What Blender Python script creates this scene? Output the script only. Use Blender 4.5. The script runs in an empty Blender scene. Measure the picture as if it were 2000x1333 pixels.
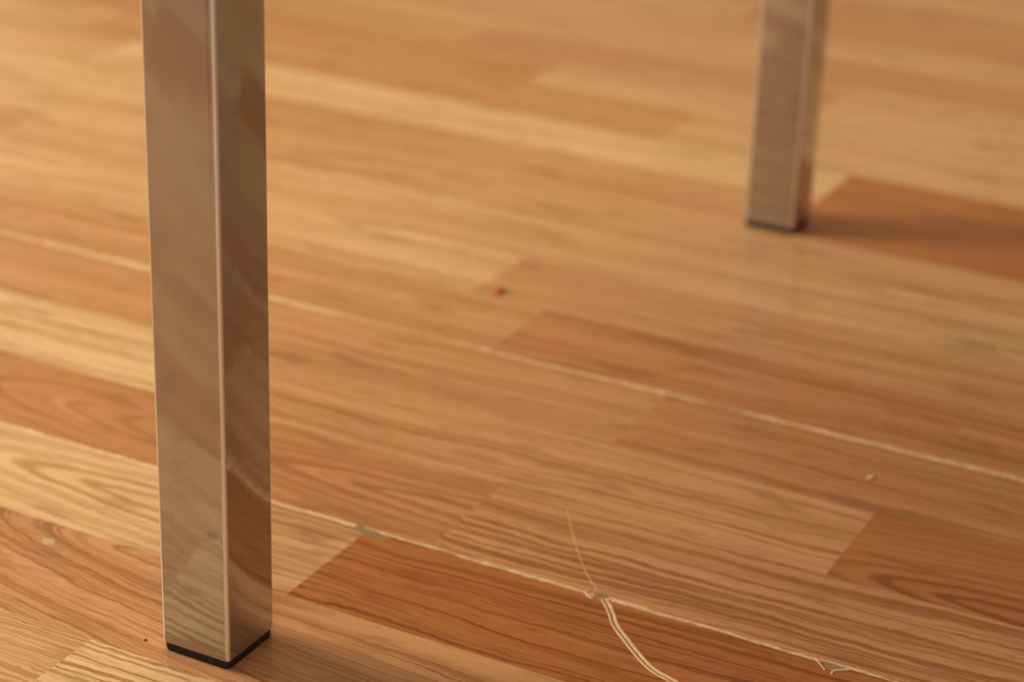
import bpy, bmesh, math, random
from mathutils import Matrix, Vector, noise
random.seed(7)
S = bpy.context.scene
COL = S.collection

# World axes: x runs along the floor planks, y across them, z up; metres.
# ------------------------------------------------------------------ camera
cd = bpy.data.cameras.new('camera')
cam = bpy.data.objects.new('camera', cd); COL.objects.link(cam)
R = Vector((0.88491, 0.46459, 0.03316)).normalized()
F = Vector((-0.41478, 0.81843, -0.39765)).normalized()
U = R.cross(F).normalized()
cam.matrix_world = Matrix(((R.x, U.x, -F.x, 0.40472), (R.y, U.y, -F.y, -0.57080), (R.z, U.z, -F.z, 0.44117), (0, 0, 0, 1)))
cd.sensor_width = 36.0; cd.lens = 74.94
cd.clip_start = 0.02; cd.clip_end = 50
cd.dof.use_dof = True; cd.dof.focus_distance = 0.79; cd.dof.aperture_fstop = 7.2
cd.dof.aperture_blades = 9
S.camera = cam

# ------------------------------------------------------------------ light
w = bpy.data.worlds.new('World'); S.world = w; w.use_nodes = True
w.node_tree.nodes['Background'].inputs[0].default_value = (1.0, 0.80, 0.58, 1)
w.node_tree.nodes['Background'].inputs[1].default_value = 0.35

def area(name, loc, target, sx, sy, power, col):
    d = bpy.data.lights.new(name, 'AREA'); d.shape = 'RECTANGLE'; d.size = sx; d.size_y = sy
    d.energy = power; d.color = col
    o = bpy.data.objects.new(name, d); COL.objects.link(o); o.location = loc
    o.rotation_euler = (Vector(target) - Vector(loc)).to_track_quat('-Z', 'Y').to_euler()
    return o
area('window_light', (-1.45, -0.06, 1.12), (0, 0.2, 0), .45, .45, 27, (1.0, 0.86, 0.67))
area('rear_fill_light', (0.9, -2.5, 0.9), (0.2, 0.2, 0), 1.1, .8, 12, (1.0, 0.84, 0.64))  # added fill behind the camera for the leg corners and right floor, no window
area('ceiling_light', (-0.28, 0.45, 2.5), (-.1, 0.4, 0), 1.6, 1.6, 24, (1.0, 0.855, 0.67))

vs = S.view_settings
S.display_settings.display_device = 'sRGB'
vs.view_transform = 'Standard'; vs.look = 'None'; vs.exposure = 0.0; vs.gamma = 1.0; vs.use_curve_mapping = False
S.render.film_transparent = False

# ------------------------------------------------------------------ helpers
def srgb(r, g, b):
    f = lambda c: (c / 12.92 if c <= 0.04045 else ((c + 0.055) / 1.055) ** 2.4)
    return (f(r / 255), f(g / 255), f(b / 255), 1)

def obj(name, me, mat=None, parent=None, **props):
    o = bpy.data.objects.new(name, me); COL.objects.link(o)
    if mat and me is not None and not me.materials: me.materials.append(mat)
    if parent: o.parent = parent
    for k, v in props.items(): o[k] = v
    return o

class NT:
    """small helper for node trees"""
    def __init__(self, name):
        self.m = bpy.data.materials.new(name); self.m.use_nodes = True
        self.t = self.m.node_tree; self.p = self.t.nodes['Principled BSDF']
    def n(self, typ, **kw):
        nd = self.t.nodes.new(typ)
        for k, v in kw.items(): setattr(nd, k, v)
        return nd
    def link(self, a, b): self.t.links.new(a, b)
    def put(self, sock, v):
        if hasattr(v, 'is_output') or isinstance(v, bpy.types.NodeSocket): self.link(v, sock)
        else: sock.default_value = v
    def math(self, op, a, b=0.0, c=None, clamp=False):
        nd = self.n('ShaderNodeMath', operation=op, use_clamp=clamp)
        self.put(nd.inputs[0], a); self.put(nd.inputs[1], b)
        if c is not None: self.put(nd.inputs[2], c)
        return nd.outputs[0]
    def xyz(self, x, y, z):
        nd = self.n('ShaderNodeCombineXYZ')
        self.put(nd.inputs[0], x); self.put(nd.inputs[1], y); self.put(nd.inputs[2], z)
        return nd.outputs[0]
    def noise(self, vec, scale=1.0, detail=2.0, rough=0.5, W=None):
        nd = self.n('ShaderNodeTexNoise')
        nd.noise_dimensions = '3D'
        self.put(nd.inputs['Vector'], vec); nd.inputs['Scale'].default_value = scale
        nd.inputs['Detail'].default_value = detail; nd.inputs['Roughness'].default_value = rough
        return nd.outputs[0]
    def ramp(self, v, stops, interp='LINEAR'):
        nd = self.n('ShaderNodeValToRGB'); cr = nd.color_ramp; cr.interpolation = interp
        while len(cr.elements) < len(stops): cr.elements.new(0.5)
        for e, (p, c) in zip(cr.elements, stops):
            e.position = p; e.color = c if len(c) == 4 else (*c, 1)
        self.put(nd.inputs[0], v)
        return nd.outputs[0]
    def mr(self, v, a, b, c, d):
        nd = self.n('ShaderNodeMapRange'); nd.clamp = True
        self.put(nd.inputs[0], v)
        for i, x in enumerate((a, b, c, d)): self.put(nd.inputs[i + 1], x)
        return nd.outputs[0]
    def mix(self, f, a, b, mode='MIX'):
        nd = self.n('ShaderNodeMix', data_type='RGBA', blend_type=mode)
        self.put(nd.inputs[0], f); self.put(nd.inputs[6], a); self.put(nd.inputs[7], b)
        return nd.outputs[2]
    def attr(self, name):
        nd = self.n('ShaderNodeAttribute', attribute_type='GEOMETRY'); nd.attribute_name = name
        return nd.outputs['Fac']

# ------------------------------------------------------------------ materials
def wood_material():
    k = NT('oak_laminate')
    geo = k.n('ShaderNodeNewGeometry'); sep = k.n('ShaderNodeSeparateXYZ'); k.link(geo.outputs['Position'], sep.inputs[0])
    x, y = sep.outputs[0], sep.outputs[1]
    flame = k.attr('figuring')
    tone, seed, red, con = k.attr('tone'), k.attr('seed'), k.attr('red'), k.attr('contrast')
    cx, cy, el = k.attr('heart_x'), k.attr('heart_y'), k.attr('stretch')
    sz = k.math('MULTIPLY', seed, 7.31)
    # gentle wander of the grain across the piece
    w1 = k.math('SUBTRACT', k.noise(k.xyz(k.math('MULTIPLY', x, 5.0), k.math('MULTIPLY', y, 16.0), sz), 1, 2, .5), 0.5)
    w2 = k.math('SUBTRACT', k.noise(k.xyz(k.math('MULTIPLY', x, 38.0), k.math('MULTIPLY', y, 60.0), sz), 1, 3, .6), 0.5)
    yw = k.math('ADD', y, k.math('ADD', k.math('MULTIPLY', w1, k.mr(flame, 0, 1, 0.026, 0.008)), k.math('ADD', k.math('MULTIPLY', w2, 0.0045), k.math('MULTIPLY', k.math('SUBTRACT', k.noise(k.xyz(k.math('MULTIPLY', x, 170.0), k.math('MULTIPLY', y, 170.0), sz), 1, 2, .6), 0.5), 0.0014))))
    X = k.math('MULTIPLY', k.math('SUBTRACT', x, cx), el)
    Y = k.math('SUBTRACT', yw, cy)
    rad = k.math('SQRT', k.math('ADD', k.math('MULTIPLY', X, X), k.math('MULTIPLY', Y, Y)))
    g = k.math('SUBTRACT', rad, X)
    # growth rings: uneven bands of the field g
    sn = k.math('SINE', k.math('ADD', k.math('MULTIPLY', g, 838.0), k.math('ADD', k.math('MULTIPLY', k.noise(k.xyz(k.math('MULTIPLY', x, 30.0), k.math('MULTIPLY', y, 60.0), sz), 1, 2, .5), 1.4), -1.7)))
    flm = k.math('MULTIPLY', k.mr(sn, -.1, .75, 0, 1), k.math('MULTIPLY', flame, k.mr(g, .010, .026, 1.0, .3)))
    ring = k.noise(k.xyz(k.math('MULTIPLY', g, 470.0), k.math('MULTIPLY', x, 3.0), sz), 1, 3, .66)
    ringd = k.mr(ring, .48, .60, 0.0, 1.0)
    broad = k.noise(k.xyz(k.math('MULTIPLY', g, 75.0), k.math('MULTIPLY', x, 4.0), sz), 1, 2, .5)
    # pores: short dark dashes along the grain
    pore = k.noise(k.xyz(k.math('MULTIPLY', x, 55.0), k.math('MULTIPLY', yw, 1500.0), sz), 1, 2, .6)
    pored = k.mr(pore, .57, .66, 0.0, 1.0)
    fine = k.noise(k.xyz(k.math('MULTIPLY', x, 120.0), k.math('MULTIPLY', yw, 900.0), sz), 1, 3, .7)
    blot = k.noise(k.xyz(k.math('MULTIPLY', x, 20.0), k.math('MULTIPLY', yw, 95.0), sz), 1, 2, .5)
    blotd = k.mr(blot, .58, .70, 0.0, 1.0)
    light = srgb(233, 199, 148); dark = srgb(180, 109, 53)
    base = k.mix(tone, dark, light)
    base = k.mix(red, base, srgb(190, 104, 50))
    base = k.mix(k.math('MULTIPLY', k.mr(broad, .35, .65, 0, 1), .42), base, k.mix(1.0, base, (.66, .54, .42, 1), 'MULTIPLY'))
    dk = k.mix(1.0, base, (.48, .34, .22, 1), 'MULTIPLY')
    amt = k.math('MULTIPLY', k.math('ADD', k.math('MULTIPLY', ringd, .72), k.math('MULTIPLY', k.math('MULTIPLY', pored, ringd), .45)), con, clamp=True)
    amt = k.math('MAXIMUM', amt, k.math('MULTIPLY', flm, .62))
    c = k.mix(amt, base, dk)
    c = k.mix(k.math('MULTIPLY', pored, k.math('MULTIPLY', con, .42)), c, dk)
    c = k.mix(k.math('MULTIPLY', blotd, .55), c, k.mix(1.0, base, (.52, .44, .36, 1), 'MULTIPLY'))
    c = k.mix(k.mr(fine, .35, .65, 0, .16), c, k.mix(1.0, c, (.62, .5, .4, 1), 'MULTIPLY'))
    k.link(c, k.p.inputs['Base Color'])
    k.p.inputs['Roughness'].default_value = .5
    k.link(k.mr(fine, .3, .7, .19, .25), k.p.inputs['Roughness'])
    k.p.inputs['Specular IOR Level'].default_value = .5
    bp = k.n('ShaderNodeBump'); bp.inputs['Strength'].default_value = .12; bp.inputs['Distance'].default_value = .0004
    hm = k.math('ADD', k.noise(k.xyz(k.math('MULTIPLY', x, 60.0), k.math('MULTIPLY', y, 260.0), sz), 1, 2, .5), k.math('MULTIPLY', pored, -.3))
    k.link(hm, bp.inputs['Height']); k.link(bp.outputs[0], k.p.inputs['Normal'])
    return k.m
WOOD = wood_material()

def fibre_material(name, c1, c2):
    k = NT(name)
    tc = k.n('ShaderNodeNewGeometry')
    n1 = k.noise(tc.outputs['Position'], 260, 4, .7)
    k.link(k.ramp(n1, [(.35, c1), (.62, c2)]), k.p.inputs['Base Color'])
    k.p.inputs['Roughness'].default_value = .8
    return k.m
CORE = fibre_material('exposed_backing', srgb(190, 156, 114), srgb(232, 203, 162))
GREY = fibre_material('grey_underlay', srgb(132, 106, 70), srgb(160, 134, 94))

def metal_material():
    k = NT('brushed_chrome')
    tc = k.n('ShaderNodeTexCoord'); sep = k.n('ShaderNodeSeparateXYZ'); k.link(tc.outputs['Object'], sep.inputs[0])
    x, y, z = sep.outputs
    v = k.xyz(k.math('MULTIPLY', x, 2600.0), k.math('MULTIPLY', y, 2600.0), k.math('MULTIPLY', z, 16.0))
    br = k.noise(v, 1, 3, .6)
    ripple = k.noise(k.xyz(k.math('MULTIPLY', x, 120.0), k.math('MULTIPLY', y, 120.0), k.math('MULTIPLY', z, 16.0)), 1, 2, .5)
    spk = k.noise(k.xyz(k.math('MULTIPLY', x, 700.0), k.math('MULTIPLY', y, 700.0), k.math('MULTIPLY', z, 500.0)), 1, 1, .5)
    spot = k.mr(spk, .765, .80, 0, 1)
    base = k.mix(k.mr(br, .3, .7, 0, 1), (.42, .42, .45, 1), (.455, .46, .495, 1))
    base = k.mix(k.math('MULTIPLY', spot, .35), base, (.9, .8, .65, 1))
    # edge highlight painted in: the tube's corners are coloured brighter than its faces
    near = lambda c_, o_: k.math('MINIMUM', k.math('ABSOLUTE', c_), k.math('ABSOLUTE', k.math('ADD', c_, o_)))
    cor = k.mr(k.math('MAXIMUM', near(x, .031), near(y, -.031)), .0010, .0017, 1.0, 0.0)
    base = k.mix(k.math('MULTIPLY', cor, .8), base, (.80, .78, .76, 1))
    k.link(base, k.p.inputs['Base Color'])
    k.p.inputs['Metallic'].default_value = 1.0
    k.link(k.mr(br, .3, .7, .070, .085), k.p.inputs['Roughness'])
    k.p.inputs['Anisotropic'].default_value = .80       # brushed up and down: reflections smear sideways
    tn = k.n('ShaderNodeTangent', direction_type='RADIAL', axis='Z'); k.link(tn.outputs[0], k.p.inputs['Tangent'])
    b1 = k.n('ShaderNodeBump'); b1.inputs['Strength'].default_value = .5; b1.inputs['Distance'].default_value = .00020
    k.link(ripple, b1.inputs['Height'])
    b2 = k.n('ShaderNodeBump'); b2.inputs['Strength'].default_value = .02; b2.inputs['Distance'].default_value = .00002
    k.link(br, b2.inputs['Height']); k.link(b1.outputs[0], b2.inputs['Normal'])
    k.link(b2.outputs[0], k.p.inputs['Normal'])
    # a thin haze of finger marks scatters light over the polish
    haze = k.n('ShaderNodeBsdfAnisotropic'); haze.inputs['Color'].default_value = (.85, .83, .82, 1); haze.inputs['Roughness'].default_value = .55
    ms = k.n('ShaderNodeMixShader'); k.link(k.mr(cor, 0, 1, .11, .62), ms.inputs[0])  # more haze on the corners, part of the painted edge highlight
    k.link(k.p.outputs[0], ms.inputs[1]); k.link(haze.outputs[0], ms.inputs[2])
    out = k.t.nodes['Material Output']; k.link(ms.outputs[0], out.inputs['Surface'])
    return k.m
METAL = metal_material()

def rubber_material():
    k = NT('black_rubber')
    tc = k.n('ShaderNodeTexCoord')
    n1 = k.noise(tc.outputs['Object'], 900, 3, .6)
    k.link(k.ramp(n1, [(.60, (.010, .008, .006)), (.74, (.10, .075, .05))]), k.p.inputs['Base Color'])
    k.p.inputs['Roughness'].default_value = .55; k.p.inputs['Specular IOR Level'].default_value = .3
    b = k.n('ShaderNodeBump'); b.inputs['Strength'].default_value = .4; b.inputs['Distance'].default_value = .0003
    k.link(n1, b.inputs['Height']); k.link(b.outputs[0], k.p.inputs['Normal'])
    return k.m
RUBBER = rubber_material()

def plain(name, col, rough=.6, var=.25, scale=400):
    k = NT(name)
    tc = k.n('ShaderNodeTexCoord'); n1 = k.noise(tc.outputs['Object'], scale, 2, .5)
    dk = tuple(c * (1 - var) for c in col[:3]) + (1,)
    k.link(k.mix(n1, dk, col), k.p.inputs['Base Color']); k.p.inputs['Roughness'].default_value = rough
    return k.m

# ------------------------------------------------------------------ floor
floor_bm = bmesh.new()
bmesh.ops.create_cube(floor_bm, size=1, matrix=Matrix.Translation((0, .6, -.058)) @ Matrix.Diagonal((6, 6, .1, 1)))
me = bpy.data.meshes.new('floor'); floor_bm.to_mesh(me); floor_bm.free()
FLOOR = obj('floor', me, GREY, kind='structure')

BND = [-.400, -.335, -.269, -.204, -.138, -.073, -.008, .059, .124, .189, .253, .320, .386, .449, .511, .567, .629, .692, .757, .820, .884, .948, 1.012, 1.076, 1.140, 1.204, 1.268]
# a seam between planks lies at every third boundary: -.269(?) -.073 .124 .320 .511 .692 .884 1.076 1.268
SEAMS = [-.269, -.073, .124, .320, .511, .692, .884, 1.076, 1.268]
XL, XR = -1.02, 0.34          # one plank length, its ends outside the picture

ATTR = ('tone', 'seed', 'red', 'contrast', 'heart_x', 'heart_y', 'stretch', 'figuring')
def set_attrs(me, vals):
    for n_, v in zip(ATTR, vals):
        a = me.attributes.new(n_, 'FLOAT', 'POINT'); a.data.foreach_set('value', [v] * len(me.vertices))

def strip_mesh(x0, x1, y0, y1, lo_seam, hi_seam, vals, step=.0032):
    """thin decor layer; its edge is ragged where it meets a plank seam"""
    ins = lambda x, y, s: max(.00012 if y > .2 else .0003, .00115 * vis(x, y) + .0009 * noise.noise(Vector((x * 60, y * 10 + s, 1.7))) + .0007 * noise.noise(Vector((x * 330, y * 10 + s, 4.2))))
    def vis(x, y):
        # how worn the seam is along its length
        t = noise.noise(Vector((x * 6, y * 31, 9.1)))
        worn = 1.0
        if y > .6: worn = .25
        elif y > .45: worn = 1.0 if x > .09 else (.8 if -.27 < x < -.17 else .15)
        elif y > .28: worn = 1.45 * (1 - .6 * math.exp(-((x + .10) / .05) ** 2) - .45 * math.exp(-((x - .07) / .02) ** 2))
        return worn * (.95 + .8 * t)
    bot, top = [], []
    n = max(2, int((x1 - x0) / step))
    xs = [x0 + (x1 - x0) * i / n for i in range(n + 1)]
    bot = [(x, y0 + (ins(x, y0, 0) if lo_seam else 0)) for x in (xs if lo_seam else (x0, x1))]
    top = [(x, y1 - (ins(x, y1, 5) if hi_seam else 0)) for x in (xs if hi_seam else (x0, x1))]
    loop = bot + top[::-1]
    bm = bmesh.new()
    vt = [bm.verts.new((x, y, 0)) for x, y in loop]
    vb = [bm.verts.new((x, y, -.0006)) for x, y in loop]
    bm.faces.new(vt)
    m = len(vt)
    for i in range(m): bm.faces.new((vt[i], vb[i], vb[(i + 1) % m], vt[(i + 1) % m]))
    bmesh.ops.recalc_face_normals(bm, faces=bm.faces[:])
    bmesh.ops.triangulate(bm, faces=[f for f in bm.faces if len(f.verts) > 4])
    me = bpy.data.meshes.new('strip'); bm.to_mesh(me); bm.free()
    set_attrs(me, vals)
    return me

FAR = (-3.0, 9.0, .0)      # heart far away: straight grain
# row (lower boundary) -> pieces (x_start, tone, red, contrast, heart_x, heart_y, stretch)
def P(x, tone, red=0.0, con=.8, hx=-6.0, hy=None, el=.03, fl=0.0): return (x, tone, red, con, hx, hy, el, fl)
ROWS = {
 -.073: [P(XL, .66, .1, .9), P(-.059, .98, 0, 1.15)],
 -.008: [P(XL, .58, .26, 1.0, -.085, .057, .17, .55), ],
  .059: [P(-.62, .62, .0), P(-.33, .86, .0, .7, -.125, .098, .10, 1.0), P(-.075, .66, .08, 1.0), P(-.013, .06, .0, 1.25)],
  .124: [P(XL, .7, .0), P(-.51, .38, .20, .6, -.020, .158, .08, 1.0), P(.017, .76, .38, 1.1)],
  .189: [P(XL, .8), P(-.40, .95, .0, .9), P(-.155, .70, .30, 1.0), P(.171, .14, .06, .7, .232, .196, .13, 1.3)],
  .253: [P(XL, .8), P(-.42, .52, .18, .7), P(.041, .44, .24, .8)],
  .320: [P(XL, .8), P(-.44, .52, .12, .7), P(-.060, .38, .24, .8)],
  .386: [P(XL, .7), P(-.56, .72, .0, .6), P(-.105, .50, .10, .7)],
  .449: [P(XL, .55, .1), P(-.50, .66, .03, .6)],
  .511: [P(XL, .75), P(-.42, .56, .05, .5)],
  .567: [P(XL, .8), P(-.46, .50, .1, .5), P(-.02, .10, .1, .6)],
  .629: [P(XL, .65, .0), P(-.56, .86, .0, .4), P(.005, .10, .0, .5)],
  .692: [P(XL, .65), P(-.62, .46, .12, .5), P(-.13, .66, .0, .4)],
  .757: [P(XL, .62), P(-.70, .42, .15, .5), P(-.267, .66, .0, .5)],
  .820: [P(XL, .55), P(-.36, .50, .10, .5), P(-.06, .62, 0, .5)],
  .884: [P(XL, .65), P(-.50, .60, .0, .5), P(-.12, .44, .1, .5)],
}
rnd = random.Random(11)
sid = 0
ENDS = []
for si in range(len(SEAMS) - 1):
    XE = XR + (0.02, .47, .21, .62, .09, .38, .28, .55)[si % 8]; ENDS.append(XE)
    y0, y1 = SEAMS[si], SEAMS[si + 1]
    bm = bmesh.new()
    bmesh.ops.create_cube(bm, size=1, matrix=Matrix.Translation(((XL + XE) / 2, (y0 + y1) / 2, -.0041)) @ Matrix.Diagonal((XE - XL - .0003, y1 - y0, .0080, 1)))
    me = bpy.data.meshes.new('plank'); bm.to_mesh(me); bm.free()
    pl = obj('plank', me, CORE, FLOOR)
    rows = [(a, b) for a, b in zip(BND, BND[1:]) if a >= y0 - 1e-4 and b <= y1 + 1e-4]
    for a, b in rows:
        pcs = ROWS.get(a)
        if pcs is None:
            cut = rnd.uniform(-.7, -.1)
            pcs = [P(XL, rnd.uniform(.35, .9), rnd.uniform(0, .2), .6), P(cut, rnd.uniform(.35, .9), rnd.uniform(0, .2), .6)]
        pcs = [list(p) for p in pcs]
        if pcs[0][0] > XL: pcs[0][0] = XL
        if XE - XR > .15: pcs.append(list(P(XR + rnd.uniform(.03, .1), rnd.uniform(.3, .85), rnd.uniform(0, .2), .8)))
        for j, p in enumerate(pcs):
            x0 = p[0]; x1 = pcs[j + 1][0] if j + 1 < len(pcs) else XE
            sid += 1
            hy = p[5] if p[5] is not None else a - 3.0 - .4 * rnd.random()
            vals = (p[1], sid * 1.37, p[2], p[3], p[4], hy, p[6], p[7])
            m_ = strip_mesh(x0, x1, a, b, abs(a - y0) < 1e-4, abs(b - y1) < 1e-4, vals)
            obj('strip', m_, WOOD, pl)

# the rest of the floor, outside the picture (seen only as reflections in the legs): planks of the same make joined into one part
bm = bmesh.new()
lay = {n_: bm.verts.layers.float.new(n_) for n_ in ATTR}
def slab(x0, x1, y0, y1):
    vals = (rnd.uniform(.2, .9), rnd.uniform(0, 90), rnd.uniform(0, .2), .8, -6.0, y0 - 3.2, .03, 0.0)
    v = [bm.verts.new(p) for p in ((x0, y0, 0), (x1, y0, 0), (x1, y1, 0), (x0, y1, 0))]
    vb = [bm.verts.new((p.co.x, p.co.y, -.008)) for p in v]
    for q in v + vb:
        for n_, val in zip(ATTR, vals): q[lay[n_]] = val
    bm.faces.new(v)
    for i in range(4): bm.faces.new((v[i], vb[i], vb[(i + 1) % 4], v[(i + 1) % 4]))
def field(X0, X1, Y0, Y1):
    y = Y0; r = 0
    while y < Y1 - .01:
        y2 = min(y + .0653, Y1)
        if Y1 - y2 < .02: y2 = Y1
        x = X0 - rnd.uniform(0, .3)
        gap = .0006 if r % 3 == 0 else 0
        while x < X1 - .02:
            x2 = x + rnd.uniform(.3, .55)
            if X1 - x2 < .1: x2 = X1
            slab(max(x, X0), min(x2, X1), y + gap, y2)
            x = x2
        y = y2; r += 1
field(-2.9, 2.9, -2.2, SEAMS[0])
field(-2.9, XL, SEAMS[0], SEAMS[-1])
for si, xe in enumerate(ENDS): field(xe, 2.9, SEAMS[si], SEAMS[si + 1])
field(-2.9, 2.9, SEAMS[-1], 3.4)
bmesh.ops.recalc_face_normals(bm, faces=bm.faces[:])
me = bpy.data.meshes.new('outer_strips'); bm.to_mesh(me); bm.free()
obj('outer_strips', me, WOOD, FLOOR, kind='stuff')

# the room's far wall with its baseboard, behind everything the picture shows
def wbox(name, x0, x1, y0, y1, z0, z1, mat):
    bm = bmesh.new()
    bmesh.ops.create_cube(bm, size=1, matrix=Matrix.Translation(((x0 + x1) / 2, (y0 + y1) / 2, (z0 + z1) / 2)) @ Matrix.Diagonal((x1 - x0, y1 - y0, z1 - z0, 1)))
    me = bpy.data.meshes.new(name); bm.to_mesh(me); bm.free()
    return obj(name, me, mat, kind='structure')
wbox('wall_back', -2.95, 2.95, 3.4, 3.5, -.1, 2.6, plain('wall_paint', srgb(214, 196, 168), .8, .05, 6))
wbox('baseboard_back', -2.95, 2.95, 3.385, 3.4, 0, .08, plain('baseboard_wood', srgb(150, 104, 66), .5, .2, 20))

# ------------------------------------------------------------------ damage on the floor
def ribbon(pts, widths, z0, z1, name, mat, parent, **props):
    """a low raised or flat ribbon following pts (x, y), closed solid with a domed top"""
    bm = bmesh.new(); rings = []
    for i, (p, wd) in enumerate(zip(pts, widths)):
        a = Vector(pts[max(i - 1, 0)]); b = Vector(pts[min(i + 1, len(pts) - 1)])
        t = (b - a).normalized(); nn = Vector((-t.y, t.x))
        q = Vector(p)
        rings.append([bm.verts.new((*(q + nn * wd * s), z)) for s, z in ((-.5, z0), (-.3, z1), (.3, z1), (.5, z0))])
    for r0, r1 in zip(rings, rings[1:]):
        for j in range(3): bm.faces.new((r0[j], r1[j], r1[j + 1], r0[j + 1]))
        bm.faces.new((r0[3], r1[3], r1[0], r0[0]))
    bm.faces.new(rings[0]); bm.faces.new(rings[-1][::-1])
    bmesh.ops.recalc_face_normals(bm, faces=bm.faces[:])
    me = bpy.data.meshes.new(name); bm.to_mesh(me); bm.free()
    return obj(name, me, mat, parent, **props)
def smooth(pts, n=8, jit=.0):
    out = []
    for i in range(len(pts) - 1):
        p0 = Vector(pts[max(i - 1, 0)]); p1 = Vector(pts[i]); p2 = Vector(pts[i + 1]); p3 = Vector(pts[min(i + 2, len(pts) - 1)])
        for k in range(n):
            t = k / n
            q = .5 * ((2 * p1) + (p2 - p0) * t + (2 * p0 - 5 * p1 + 4 * p2 - p3) * t * t + (3 * p1 - p0 - 3 * p2 + p3) * t ** 3)
            q = q + Vector((rnd.uniform(-jit, jit), rnd.uniform(-jit, jit)))
            out.append((q.x, q.y))
    out.append(tuple(pts[-1]))
    return out
def blob(name, outline, z0, z1, mat, parent, **props):
    bm = bmesh.new()
    c = Vector((sum(p[0] for p in outline) / len(outline), sum(p[1] for p in outline) / len(outline)))
    a = [bm.verts.new((x, y, z0)) for x, y in outline]
    b = [bm.verts.new((c.x + (x - c.x) * .8, c.y + (y - c.y) * .8, z1)) for x, y in outline]
    n = len(a)
    for i in range(n): bm.faces.new((a[i], a[(i + 1) % n], b[(i + 1) % n], b[i]))
    bm.faces.new(b); bm.faces.new(a[::-1])
    bmesh.ops.recalc_face_normals(bm, faces=bm.faces[:])
    me = bpy.data.meshes.new(name); bm.to_mesh(me); bm.free()
    return obj(name, me, mat, parent, **props)

# the open gash from the near seam towards the bottom of the picture: grey groove between two pale torn lips
gash = smooth([(.0995, .1225), (.106, .115), (.1125, .106), (.1205, .0985), (.130, .0900), (.139, .0835), (.149, .0800), (.160, .0750), (.172, .0725)], 8, .00008)
n = len(gash)
GROOVE = plain('groove_dark', srgb(150, 118, 78), .8)
LIP = fibre_material('torn_lip', srgb(214, 178, 134), srgb(240, 212, 172))
wd = [.0012 * (1 - .55 * abs(2 * i / n - .7)) for i in range(n)]
ribbon(gash, wd, -.0003, .00012, 'gash', GROOVE, FLOOR, label='dark groove of the gash')
def offset(pts, d):
    out = []
    for i, p in enumerate(pts):
        a = Vector(pts[max(i - 1, 0)]); b = Vector(pts[min(i + 1, len(pts) - 1)]); t = (b - a).normalized()
        out.append((p[0] - t.y * d, p[1] + t.x * d))
    return out
for sgn, wmul in ((1, 1.35), (-1, .7)):
    ps = offset(gash, sgn * .0010)
    ribbon(ps, [wmul * (.0011 + .0004 * noise.noise(Vector((i * .5, sgn, 0)))) * (1 if i > 3 else .7) for i in range(n)], -.0001, .00042, 'torn_lip', LIP, FLOOR, label='pale torn edge of the gash')
# knot of torn film where gash meets the seam
blob('chip', [(.0935, .1255), (.0955, .1222), (.0995, .1205), (.1015, .1228), (.1000, .1262), (.0965, .1268)], -.0001, .0002, GREY, FLOOR, label='grey chip at the top of the gash')
ribbon(smooth([(.0915, .1262), (.0908, .1238), (.0925, .1218), (.0955, .1205)], 5), [.0008] * 16, -.0001, .0004, 'torn_lip', LIP, FLOOR)
ribbon(smooth([(.1005, .1215), (.1022, .1243), (.1060, .1240), (.1100, .1228)], 5), [.0013] * 16, -.0001, .0004, 'torn_lip', LIP, FLOOR)
# hairline scratch from the seam upwards
scr = smooth([(.052, .185), (.0605, .1715), (.0705, .1565), (.0835, .139), (.0945, .1272)], 8, .00012)
SCR = plain('scratch_pale', srgb(222, 176, 120), .6)
ribbon(scr, [.0006 + .0006 * max(0, noise.noise(Vector((i * .35, 3, 0)))) for i in range(len(scr))], -.0001, .00012, 'scratch', SCR, FLOOR, label='pale hairline scratch')
# nick on the seam further right, with its short lip
blob('chip', [(.1915, .1240), (.1945, .1222), (.1975, .1192), (.2005, .1190), (.2035, .1225), (.199, .1243)], -.0001, .00016, GREY, FLOOR, label='grey three-cornered chip in the near seam')
ribbon(smooth([(.1905, .1240), (.1940, .1205), (.1965, .1180)], 6), [.0006] * 13, -.0001, .0003, 'torn_lip', LIP, FLOOR)
ribbon(smooth([(.2050, .1232), (.2010, .1205), (.1995, .1180), (.2000, .1163)], 5), [.0011] * 16, -.0001, .0004, 'torn_lip', LIP, FLOOR)
# grey-green chip in the near seam right of the leg
blob('chip', [(-.0190, .1250), (-.0205, .1225), (-.0160, .1190), (-.0095, .1175), (-.0030, .1190), (.0005, .1215), (-.008, .1238)], -.0001, .00014, plain('chip_olive', srgb(150, 120, 78), .75), FLOOR, label='olive grey chip below the near seam')
blob('chip', [(-.0600, -.0735), (-.0590, -.0765), (-.0550, -.0785), (-.0490, -.0775), (-.0480, -.0745), (-.054, -.0725)], -.0001, .00014, GREY, FLOOR)
blob('chip', [(-.1270, .0470), (-.1250, .0430), (-.1215, .0420), (-.1190, .0445), (-.1215, .0480)], -.0001, .00014, plain('chip_pale', srgb(196, 168, 124), .75), FLOOR)
# short pale tear far right
ribbon(smooth([(.135, .4385), (.143, .4415), (.152, .4490), (.160, .4600), (.1645, .4655)], 6), [.0011] * 25, -.0001, .0003, 'scratch', SCR, FLOOR)
ribbon(smooth([(.166, .4650), (.176, .4600), (.190, .4550)], 6), [.0014] * 13, -.0001, .0003, 'scratch', SCR, FLOOR)

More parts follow.
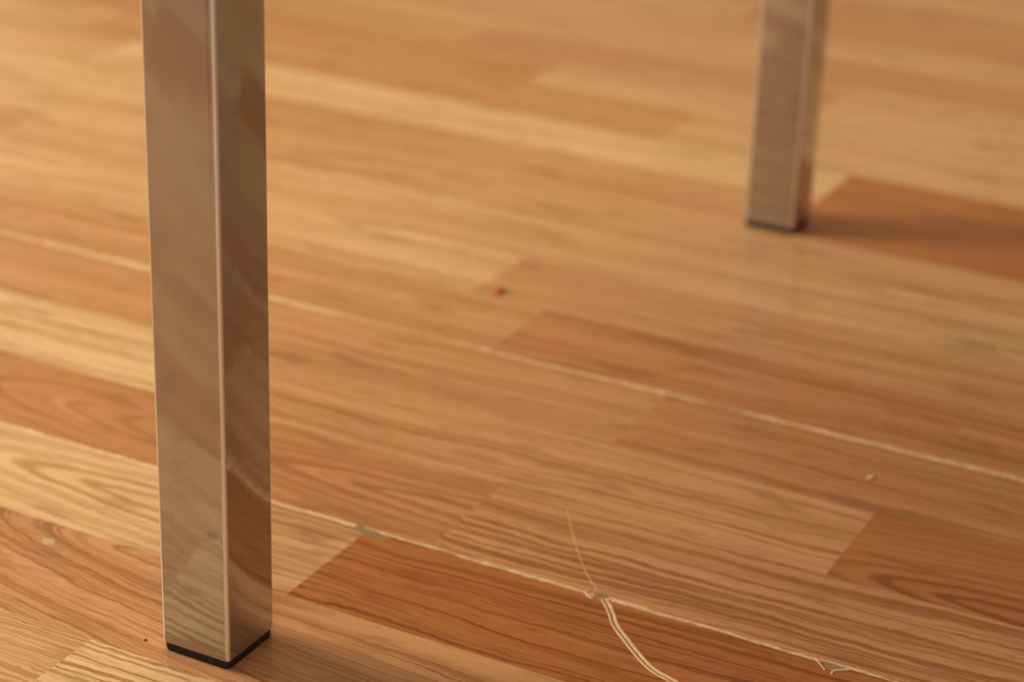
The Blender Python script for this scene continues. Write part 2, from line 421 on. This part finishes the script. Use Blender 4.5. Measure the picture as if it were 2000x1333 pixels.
# loose bits lying on the floor
def crumb(name, x, y, r, mat, label, cat='crumb', sx=1.0, rot=0, flat=.45):
    bm = bmesh.new(); bmesh.ops.create_icosphere(bm, subdivisions=2, radius=r)
    for v in bm.verts:
        k_ = 1 + .28 * noise.noise(v.co * (1.6 / r) + Vector((x * 90, y * 90, 0)))
        v.co = Vector((v.co.x * k_ * sx, v.co.y * k_, max(v.co.z * k_ * flat, -r * flat * .75)))
    zmin = min(v.co.z for v in bm.verts)
    for v in bm.verts: v.co.z -= zmin
    for f in bm.faces: f.smooth = True
    me = bpy.data.meshes.new(name); bm.to_mesh(me); bm.free()
    o = obj(name, me, mat, None, label=label, category=cat); o.location = (x, y, 0); o.rotation_euler = (0, 0, rot)
    return o
crumb('crumb', -.0935, .3930, .0036, plain('orange_crumb', srgb(205, 112, 52), .5), 'small orange-brown crumb on the blurred floor between the two legs', sx=1.3, rot=-.9)
crumb('dirt_speck', -.0405, .0020, .0007, plain('dark_speck', srgb(60, 45, 30), .7), 'tiny dark speck on the floor left of the near leg foot', 'speck')
crumb('crumb', .1580, .2850, .0014, plain('cream_crumb', srgb(240, 212, 150), .6), 'tiny cream crumb between the two long seams at the right', sx=2.0, rot=1.25)

# ------------------------------------------------------------------ table
ROOT = obj('table', None, label='table on square brushed chrome legs with black rubber feet, its top above the picture', category='table')
TH = .0310; HF = .0037; RC = .0016; HT = .470
def rounded_square(x0, x1, y0, y1, r, seg=5):
    pts = []
    for cx, cy, a0 in ((x1 - r, y1 - r, 0), (x0 + r, y1 - r, 90), (x0 + r, y0 + r, 180), (x1 - r, y0 + r, 270)):
        for i in range(seg + 1):
            a = math.radians(a0 + 90 * i / seg); pts.append((cx + r * math.cos(a), cy + r * math.sin(a)))
    return pts
def prism(outl, zs, bulge=None):
    bm = bmesh.new(); rings = []
    cx = sum(p[0] for p in outl) / len(outl); cy = sum(p[1] for p in outl) / len(outl)
    for z, s in zs: rings.append([bm.verts.new((cx + (x - cx) * s, cy + (y - cy) * s, z)) for x, y in outl])
    n = len(outl)
    for r0, r1 in zip(rings, rings[1:]):
        for i in range(n): bm.faces.new((r0[i], r0[(i + 1) % n], r1[(i + 1) % n], r1[i]))
    bm.faces.new(rings[0][::-1]); bm.faces.new(rings[-1])
    for f in bm.faces:
        f.smooth = len(f.verts) == 4
    return bm
def sharpen(me):
    for e in me.edges: pass
    me.shade_smooth() if hasattr(me, 'shade_smooth') else None
def tube_leg(x, y):
    """(x, y): the corner of the tube at its +x, -y side"""
    o_ = rounded_square(-TH, 0, 0, TH, RC, 6)
    bm = prism(o_, [(HF, .985), (HF + .0003, .997), (HF + .0007, 1.0), (.16, 1.0), (.32, 1.0), (HT, 1.0)])
    # the dark line beside the near leg's corner is a painted reflection, added below
    me = bpy.data.meshes.new('leg'); bm.to_mesh(me); bm.free()
    bmm = bmesh.new(); bmm.from_mesh(me)
    for e in bmm.edges:
        if len(e.link_faces) == 2 and e.calc_face_angle(0) > .7: e.smooth = False
    bmm.to_mesh(me); bmm.free()
    leg = obj('leg', me, METAL, ROOT); leg.location = (x, y, 0)
    f_ = rounded_square(-TH + .0004, -.0004, .0004, TH - .0004, .0024, 5)
    bm = prism(f_, [(0, .98), (.0005, .996), (.0012, 1.0), (HF + .0006, 1.0)])
    for v in bm.verts:
        if v.co.z < HF: 
            v.co.x += .00022 * noise.noise(Vector((v.co.x * 220 + x * 50, v.co.y * 220, v.co.z * 300)))
            v.co.y += .00022 * noise.noise(Vector((v.co.x * 220, v.co.y * 220 + 7, v.co.z * 300 + x)))
    me = bpy.data.meshes.new('rubber_foot'); bm.to_mesh(me); bm.free()
    obj('rubber_foot', me, RUBBER, leg)
    return leg
# hair-thin dark strip, a reflection painted beside the near leg's corner, tapering downwards
def reflection_line(leg, z0, z1):
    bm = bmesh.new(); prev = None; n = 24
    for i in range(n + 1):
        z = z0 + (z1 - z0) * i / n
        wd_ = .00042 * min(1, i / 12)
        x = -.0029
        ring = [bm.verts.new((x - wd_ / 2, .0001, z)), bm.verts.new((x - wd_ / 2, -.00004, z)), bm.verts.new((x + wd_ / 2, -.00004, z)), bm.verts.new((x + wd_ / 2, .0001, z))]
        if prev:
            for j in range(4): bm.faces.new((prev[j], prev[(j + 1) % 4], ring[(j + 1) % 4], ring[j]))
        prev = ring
    me = bpy.data.meshes.new('dark_reflection'); bm.to_mesh(me); bm.free()
    obj('dark_reflection', me, REFLM, leg, label='dark hair-thin painted reflection beside the corner')
REFLM = plain('reflection_dark', srgb(58, 40, 24), .6)
W = .62; D = .5659
legA = tube_leg(0, 0); legA['label'] = 'near leg'; reflection_line(legA, .195, HT - .002)
legB = tube_leg(.0127, D); legB['label'] = 'far leg'
tube_leg(W, 0); tube_leg(W, D)
# rails and top, above the frame of the picture; they shade the floor on the right
def boxm(name, x0, x1, y0, y1, z0, z1, mat, bev=.001):
    bm = bmesh.new()
    bmesh.ops.create_cube(bm, size=1, matrix=Matrix.Translation(((x0 + x1) / 2, (y0 + y1) / 2, (z0 + z1) / 2)) @ Matrix.Diagonal((x1 - x0, y1 - y0, z1 - z0, 1)))
    bmesh.ops.bevel(bm, geom=bm.edges[:], offset=bev, segments=2, affect='EDGES')
    me = bpy.data.meshes.new(name); bm.to_mesh(me); bm.free()
    return obj(name, me, mat, ROOT)
zt = HT - .030
boxm('rail', -.0295, .0, TH, D, zt, HT, METAL)
boxm('rail', W - .0295, W, TH, D, zt, HT, METAL)
boxm('rail', .0127, W - TH, .0005, .0295, zt, HT, METAL)
boxm('rail', .0127, W - TH, D + .0005, D + .0295, zt, HT, METAL)
boxm('table_top', -.032, W + .002, -.002, D + TH + .002, HT, HT + .018, plain('table_top_brown', srgb(150, 100, 62), .4, .2, 30), .002)
